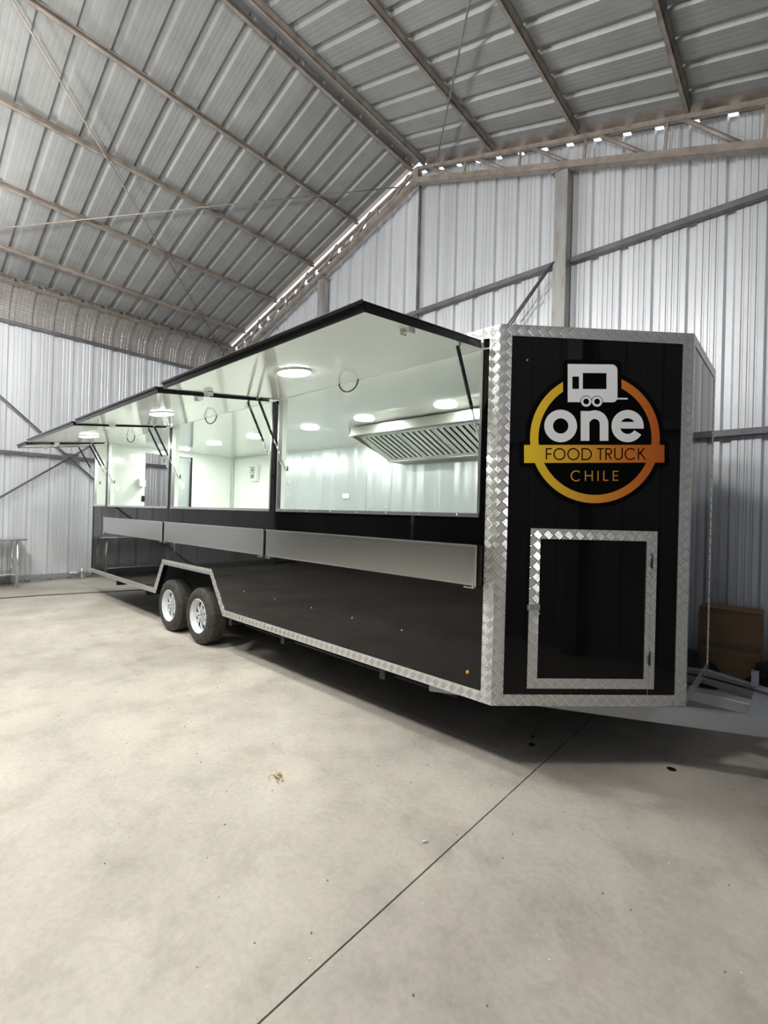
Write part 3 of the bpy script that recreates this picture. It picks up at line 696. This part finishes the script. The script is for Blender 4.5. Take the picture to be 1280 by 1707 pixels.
# ---- wheels
def wheel(x, y, sgn=-1, full=True):
    c = Vector((x, y, .312)); ax = Vector((0, sgn, 0)); R = .312
    o = c  # outer face of the tyre at c
    rim = [(.188, 0.004), (.193, .0), (.188, -.012), (.176, -.016), (.166, -.035), (.158, -.05), (.150, -.055)]
    mb = MB().lathe(rim, o, ax, 40)
    a = ax.orthogonal().normalized(); b = ax.cross(a)
    mb.lathe([(.072, -.036), (.066, -.040), (.0001, -.040)], o, ax, 32)
    for k in range(8):
        an = 2 * pi * k / 8
        def pt(r, w, h): 
            d = a * math.cos(an) + b * math.sin(an); s = -a * math.sin(an) + b * math.cos(an)
            return o + d * r + s * w + ax * h
        mb.prism([pt(.062, -.024, -.040), pt(.062, .024, -.040), pt(.105, .022, -.038), pt(.153, .030, -.052), pt(.153, -.030, -.052), pt(.105, -.022, -.038)], -ax * .008)
    w = build('wheel', mb, 'rim', T, at=c)
    tp = [(.190, -.012), (.200, .003), (.232, .010), (.262, .008), (.287, -.005), (.300, -.020), (.309, -.030), (.309, -.055), (.302, -.057), (.302, -.063), (.311, -.065), (.311, -.095), (.303, -.097), (.303, -.103), (.311, -.105), (.311, -.135), (.302, -.137), (.302, -.143), (.309, -.145), (.309, -.17), (.300, -.18), (.28, -.2), (.2, -.2), (.185, -.19)]
    def fn(k, j, r):
        if 5 <= j <= 20 and r > .3055 and (k + (j // 4)) % 3 == 0: return r - .0035
        if j == 5 and k % 3 == 0: return r - .003
        return r
    build('tire', MB().lathe(tp, o, ax, 96, 0, False, fn), 'rubber', w, at=c)
    build('brake_drum', MB().lathe([(.001, -.092), (.15, -.092), (.15, -.17), (.001, -.17)], o, ax, 24), 'dark', w, at=c)
    build('hub_cap', MB().lathe([(.030, -.040), (.030, -.015), (.026, -.006), (.012, -.002), (.0001, -.002)], o, ax, 20), 'chrome', w, at=c)
    for k in range(5):
        an = 2 * pi * k / 5 + .3; d = a * math.cos(an) + b * math.sin(an)
        build('lug_nut', MB().tube(o + d * .052 - ax * .040, o + d * .052 - ax * .022, .009, 6), 'chrome', w, at=o + d * .052)
    return w
for x in (-4.93, -5.69):
    wheel(x, 2.415); wheel(x, 4.975, 1)
    P('axle', MB().tube((x, 2.6, .312), (x, 4.8, .312), .035, 12), 'dark', at=(x, 3.7, .312))
    P('leaf_spring', MB().box((x - .36, 2.72, .35), (x + .36, 2.78, .372)).box((x - .22, 2.72, .328), (x + .22, 2.78, .349)), 'dark', at=(x, 2.75, .35))
# ---- chassis
for y in (2.86, 4.5):
    P('chassis_rail', MB().box((-8.6, y - .03, .29), (-1.4, y + .03, .405)), 'dark', at=(-5, y, .3))
P('pipe_run', MB().tube((-4.5, 2.75, .24), (-1.75, 2.75, .24), .016, 8), 'dark', at=(-3, 2.75, .24))
for x in (-4.02, -3.40, -2.78, -2.15):
    P('pipe_hanger', MB().box((x - .012, 2.74, .24), (x + .012, 2.765, .405)), 'dark', at=(x, 2.75, .24))
for x in (-2.2, -3.4, -4.3, -6.5, -7.6): P('cross_member', MB().box((x - .025, 2.45, .32), (x + .025, 4.95, .405)), 'dark', at=(x, 3.7, .32))
def beam(a, b, w, z0, z1, mt='galv', name='tongue_beam'):
    a, b = Vector((*a, z0)), Vector((*b, z0)); d = (b - a).normalized(); s = Vector((-d.y, d.x, 0))
    return P(name, MB().obox(a, b - a, s * w, Vector((0, 0, z1 - z0))), mt, at=a, bevel=.006)
beam((-1.86, 2.55), (.50, 3.675), .06, .30, .403)
beam((.50, 3.735), (-1.86, 4.86), .06, .30, .403)
beam((-.95, 3.60), (-.21, 3.60), .10, .33, .402, name='centre_beam')
P('cross_plate', MB().prism([(-.22, 3.38, .36), (-.12, 3.43, .36), (-.12, 3.98, .36), (-.22, 4.03, .36)], (0, 0, .041)), 'galv', at=(-.17, 3.7, .36), bevel=.004)
P('jack_bracket', MB().box((-.24, 4.00, .40), (-.20, 4.05, .50)), 'galv', at=(-.22, 4, .4))
P('coupler', MB().prism([(.44, 3.63, .33), (.62, 3.66, .33), (.72, 3.67, .33), (.74, 3.70, .33), (.72, 3.74, .33), (.62, 3.75, .33), (.44, 3.78, .33)], (0, 0, .09)), 'galv', at=(.5, 3.7, .33), bevel=.008)
P('jack_stand', MB().tube((-.02, 3.62, .0), (-.02, 3.62, .02), .07, 16).tube((-.02, 3.62, .02), (-.02, 3.62, .55), .024, 12).tube((-.02, 3.62, .25), (-.02, 3.62, .50), .032, 12), 'galv', at=(-.02, 3.62, 0))
P('brake_cable', MB().path([(-.9, 4.05, .412), (-.5, 3.95, .412), (-.2, 3.88, .412), (.1, 3.78, .412)], .008, 6), 'cable', at=(-.5, 3.9, .41))
P('rear_bumper', MB().box((-8.78, 2.42, .36), (-8.72, 4.99, .405)).box((-8.98, 2.44, .375), (-8.78, 2.52, .40)), 'alu', at=(-8.75, 3.7, .36))

# ---- the round emblem, drawn in its own pixel grid on the facet
def G(cx, cy, off):
    dx, dy = cx - 626.5, 704 - cy
    return FP(.5785 + dx * .7644e-3 - dy * .0200e-3, 1.9835 + dx * .0274e-3 + dy * .7433e-3, off)
def poly(mb, pts, off, th=.0006):
    uv = [((x - 68) / 1107, (1330 - y) / 1330) for x, y in pts]
    mb.prism([G(x, y, off) for x, y in pts], nF * th, uv)
def arc(cx, cy, r, a, b, n=40, ry=None):
    ry = ry or r
    return [(cx + r * math.cos(math.radians(a + (b - a) * k / n)), cy - ry * math.sin(math.radians(a + (b - a) * k / n))) for k in range(n + 1)]
def ringsec(mb, cx, cy, ro, ri, a, b, off, n=48):
    o = arc(cx, cy, ro, a, b, n); i = arc(cx, cy, ri, a, b, n)
    for k in range(n): poly(mb, [o[k], o[k + 1], i[k + 1], i[k]], off)
def rrect(x0, y0, x1, y1, r):
    return arc(x1 - r, y0 + r, r, 0, 90, 8) + arc(x0 + r, y0 + r, r, 90, 180, 8) + arc(x0 + r, y1 - r, r, 180, 270, 8) + arc(x1 - r, y1 - r, r, 270, 360, 8)
def stroke(mb, pts, w, off):
    for q_, ((xa, ya), (xb, yb)) in enumerate(zip(pts, pts[1:])):
        off += .00001 * (1 - 2 * (q_ % 2))
        L = math.hypot(xb - xa, yb - ya)
        if L < 1e-6: continue
        dx, dy = (xb - xa) / L, (yb - ya) / L; h = w / 2; e = min(h, 1.2) if len(pts) > 6 else 0
        poly(mb, [(xa - dx * e - dy * h, ya - dy * e + dx * h), (xb + dx * e - dy * h, yb + dy * e + dx * h), (xb + dx * e + dy * h, yb + dy * e - dx * h), (xa - dx * e + dy * h, ya - dy * e - dx * h)], off)
cx0, cy0 = 626.5, 715
mb = MB(); poly(mb, arc(cx0, cy0, 549, 0, 358, 96), .0006)
em = P('logo_disc', mb, 'decal_black', at=G(cx0, cy0, 0))
def D(name, mb, mt): return build(name, mb, mt, em)
mb = MB(); poly(mb, rrect(32, 733, 1213, 945, 34), .0008); poly(mb, rrect(372, 95, 832, 470, 38), .0022); D('logo_outline', mb, 'decal_black')
mb = MB(); ringsec(mb, cx0, cy0, 512, 447, 0, 360, .0014, 120); D('logo_ring', mb, 'decal_grad')
mb = MB(); poly(mb, [(68, 767), (1175, 767), (1175, 908), (68, 908)], .0020); D('logo_banner', mb, 'decal_grad')
# caravan
van = [(408, 130)] + arc(755, 175, 45, 90, 0, 10) + arc(760, 390, 40, 0, -90, 10) + [(408, 430)]
mb = MB(); poly(mb, van, .0030)
stroke(mb, [(790, 401), (882, 401)], 13, .0031)
lv = D('logo_caravan', mb, 'decal_white')
mb = MB(); poly(mb, [(444, 229), (495, 229), (495, 325), (444, 325)], .0038); poly(mb, [(526, 200), (712, 200), (712, 325), (526, 325)], .0038)
for c in (552, 638): poly(mb, arc(c, 425, 46, 0, 354, 40), .0036)
D('logo_window', mb, 'decal_black')
mb = MB()
for c in (552, 638): ringsec(mb, c, 425, 41, 23, 0, 360, .0044, 40)
D('logo_wheel', mb, 'decal_white')
# one
mb = MB(); ringsec(mb, 353, 618, 128, 60, 0, 360, .0026, 64); D('letter_o', mb, 'decal_white')
mb = MB(); poly(mb, [(510, 500), (578, 500), (578, 735), (510, 735)], .0026); poly(mb, [(660, 601), (728, 601), (728, 735), (660, 735)], .0026)
ringsec(mb, 620, 602, 108, 40, 0, 155, .0028, 40); D('letter_n', mb, 'decal_white')
mb = MB(); ringsec(mb, 881, 618, 128, 62, -10, 328, .0026, 72); poly(mb, [(806, 585), (1003, 585), (1009, 638), (806, 638)], .0028); D('letter_e', mb, 'decal_white')
def glyph(ch, strokes, w, mt, off):
    mb = MB()
    for q, s in enumerate(strokes): stroke(mb, s, w, off + .00006 * q)
    D('letter_' + ch, mb, mt)
B = 9.5; KB = 'decal_black'; o_ = .0028
yt, yb = 797, 882
glyph('f', [[(241, yb), (241, yt)], [(237, yt), (283, yt)], [(241, 838), (281, 838)]], B, KB, o_)
for c in (343, 452): glyph('o', [arc(c, 839.5, 43, 0, 360, 40)], B, KB, o_)
glyph('d', [[(521, yb), (521, yt)], [(517, yt), (550, yt)] + arc(550, 839.5, 42.5, 90, -90, 24) + [(517, yb)]], B, KB, o_)
glyph('t', [[(637, yt), (692, yt)], [(664.5, yt), (664.5, yb + 4)]], B, KB, o_)
glyph('r', [[(709, yb + 4), (709, yt)], [(705, yt), (730, yt)] + arc(732, 818, 21, 90, -90, 16) + [(705, 839)], [(727, 839), (752, 884)]], B, KB, o_)
glyph('u', [[(779, yt - 4), (779, 853)] + arc(808, 853, 29, 180, 360, 18) + [(837, 853), (837, yt - 4)]], B, KB, o_)
glyph('c', [arc(904, 839.5, 43, 42, 318, 32)], B, KB, o_)
glyph('k', [[(967, yt - 4), (967, yb + 4)], [(1014, yt - 3), (970, 840)], [(982, 829), (1021, yb + 3)]], B, KB, o_)
mb = MB()
w_ = 8.5; OR = 'decal_grad'
glyph('c', [arc(475, 1011, 39, 48, 312, 30)], w_, OR, .0014)
glyph('h', [[(548, 972), (548, 1051)], [(601, 972), (601, 1051)], [(548, 1010), (601, 1010)]], w_, OR, .0014)
glyph('i', [[(647, 972), (647, 1051)]], w_, OR, .0014)
glyph('l', [[(693, 972), (693, 1051)], [(689, 1047), (728, 1047)]], w_, OR, .0014)
glyph('e', [[(768, 972), (768, 1051)], [(764, 976), (808, 976)], [(764, 1010), (806, 1010)], [(764, 1047), (808, 1047)]], w_, OR, .0014)

# ================================================================== THINGS AROUND
# cardboard box against the gable wall
mb = MB().box((-1.02, 5.46, .005), (-.262, 5.78, .672))
cb = tag(build('cardboard_box', mb, 'card', at=(-.64, 5.62, 0), bevel=.006), 'tall brown cardboard box against the corrugated wall behind the hitch', 'box')
build('tape_strip', MB().box((-1.02, 5.456, .30), (-.262, 5.459, .36)), 'tape', cb, at=(-.6, 5.46, .33))
build('box_flap', MB().box((-1.02, 5.44, .673), (-.262, 5.60, .677)).box((-.262, 5.46, .04), (-.255, 5.50, .63)), 'card', cb, at=(-.6, 5.46, .67))
# black bag in front of it
def blob(name, c, r, sc, seed, mt):
    rnd = random.Random(seed); mb = MB(); n, mrow = 22, 11; rows = []
    ph = [(rnd.uniform(0, 6), rnd.uniform(0, 6), rnd.uniform(.04, .12)) for _ in range(5)]
    for j in range(mrow + 1):
        th = pi * j / mrow
        for i in range(n):
            f = 2 * pi * i / n; k = 1
            for q, (a, b, s) in enumerate(ph): k += s * math.sin((q + 1) * f + a) * math.sin((q + 2) * th + b)
            z = math.cos(th) * sc[2] * k
            mb.v.append((c[0] + r * sc[0] * math.sin(th) * math.cos(f) * k, c[1] + r * sc[1] * math.sin(th) * math.sin(f) * k, max(c[2] + r * z, .002)))
    for j in range(mrow):
        for i in range(n):
            i2 = (i + 1) % n
            mb.f.append([j * n + i, (j + 1) * n + i, (j + 1) * n + i2, j * n + i2]); mb.uv.append([(0, 0)] * 4); mb.mi.append(0); mb.sm.append(True)
    return build(name, mb, mt, at=(c[0], c[1], 0))
bg = tag(blob('duffel_bag', (-.02, 5.12, .13), .27, (1.15, .8, .8), 3, 'cloth'), 'slumped black bag lying before the cardboard box', 'bag')
build('bag_strap', MB().path([(-.3, 5.05, .12), (-.34, 5.0, .17), (-.28, 4.97, .2), (-.15, 4.97, .26)], .012, 6), 'cloth', bg)
tag(blob('tarp_heap', (-.95, 5.2, .1), .32, (1.3, .6, .6), 5, 'cloth'), 'low heap of black sheeting on the floor beside the cardboard box', 'tarp')
# stainless work table at the side wall
tb = tag(empty('work_table', (-10.62, 1.1, 0)), 'stainless work table with an undershelf against the side wall', 'table')
build('tabletop', MB().box((-10.95, .25, .845), (-10.30, 1.84, .875)), 'steel_shelf', tb, bevel=.004)
build('undershelf', MB().box((-10.93, .28, .235), (-10.34, 1.70, .255)), 'steel_shelf', tb, bevel=.004)
for x in (-10.36, -10.89):
    for y in (.34, 1.715): build('leg', MB().tube((x, y, 0), (x, y, .845), .024, 12), 'alu', tb, at=(x, y, 0))
# stub and scraps at the base rail
tag(build('pipe_stub', MB().tube((-10.86, 2.85, 0), (-10.86, 2.85, .25), .022, 10), 'alu', at=(-10.86, 2.85, 0)), 'short upright metal pipe standing at the foot of the side wall', 'pipe')
for i, (y, L) in enumerate(((2.66, .12), (2.98, .30), (3.3, .36))):
    mb = MB(); n = 8
    top = [(-10.96 + .03 * math.sin(k * 1.7 + i), y + L * k / n, .135 + .012 * math.sin(k * 2.3)) for k in range(n + 1)]
    for k in range(n): mb.prism([top[k], top[k + 1], (top[k + 1][0] + .07, top[k + 1][1], top[k + 1][2] - .01), (top[k][0] + .07, top[k][1], top[k][2] - .01)], (0, 0, .012))
    tag(build('rag', mb, 'paper', at=(-10.95, y, .13)), ('smallest white scrap on the base rail, before the pipe stub', 'white rag on the base rail just behind the pipe stub', 'long white rag on the base rail close to the trailer rear')[i], 'scrap', group='white scraps on the base rail')
# cable across the floor
pts = [(-9.6, -.6, .006), (-9.42, .7, .006), (-9.33, 1.34, .006), (-9.22, 1.95, .006), (-9.05, 2.5, .006), (-9.0, 2.62, .006), (-8.9, 3.0, .006), (-8.7, 3.7, .006), (-8.6, 4.8, .006)]
tag(build('floor_cable', MB().path(pts, .007, 6), 'cable', at=(-9.2, 1.9, 0)), 'thin dark cable lying across the concrete behind the wheels', 'cable')
# litter
rnd = random.Random(4)
mb = MB()
for k in range(34):
    a = rnd.uniform(0, 6.28); r = rnd.uniform(0, .045); x, y = -2.151 + r * math.cos(a) * 1.2, 1.536 + r * math.sin(a)
    h = rnd.uniform(.001, .012); q = rnd.uniform(0, 3.1); s = rnd.uniform(.005, .014)
    mb.obox(Vector((x, y, h)), Vector((math.cos(q) * s, math.sin(q) * s, .002)), Vector((-math.sin(q) * s * .5, math.cos(q) * s * .5, 0)), Vector((0, 0, .003)))
tag(build('wood_chips', mb, 'chips', at=(-2.151, 1.536, 0)), 'small clump of tan wood chips on the open floor', 'litter', kind='stuff')
def floor_pt(px, py):
    d = fw * 768.8 + r2 * (px - 640) - u2 * (py - 853.5); t = -1.5 / d.z; return (d.x * t, d.y * t)
x, y = floor_pt(704, 1405)
tag(build('cigarette_butt', MB().tube((x, y, .005), (x + .014, y + .022, .005), .004, 8), 'paper', at=(x, y, 0)), 'white cigarette butt on the floor near the sawn joint', 'litter')
mb = MB()
for k in range(240):
    x, y = rnd.uniform(-7.5, .2), rnd.uniform(.6, 2.6); s = rnd.uniform(.0015, .005)
    mb.obox(Vector((x, y, 0)), Vector((s, s * .4, 0)), Vector((-s * .5, s, 0)), Vector((0, 0, s * .6)))
tag(build('floor_grit', mb, 'paper', at=(-3.5, 1.6, 0)), 'scattered pale grit on the concrete floor', 'litter', kind='stuff')
mb = MB()
for k in range(200):
    x, y = rnd.uniform(-7.5, .2), rnd.uniform(.6, 2.6); s = rnd.uniform(.0015, .006)
    mb.obox(Vector((x, y, 0)), Vector((s, s * .4, 0)), Vector((-s * .5, s, 0)), Vector((0, 0, s * .5)))
tag(build('dark_grit', mb, 'joint', at=(-3.5, 1.6, 0)), 'scattered dark crumbs on the concrete floor', 'litter', kind='stuff')
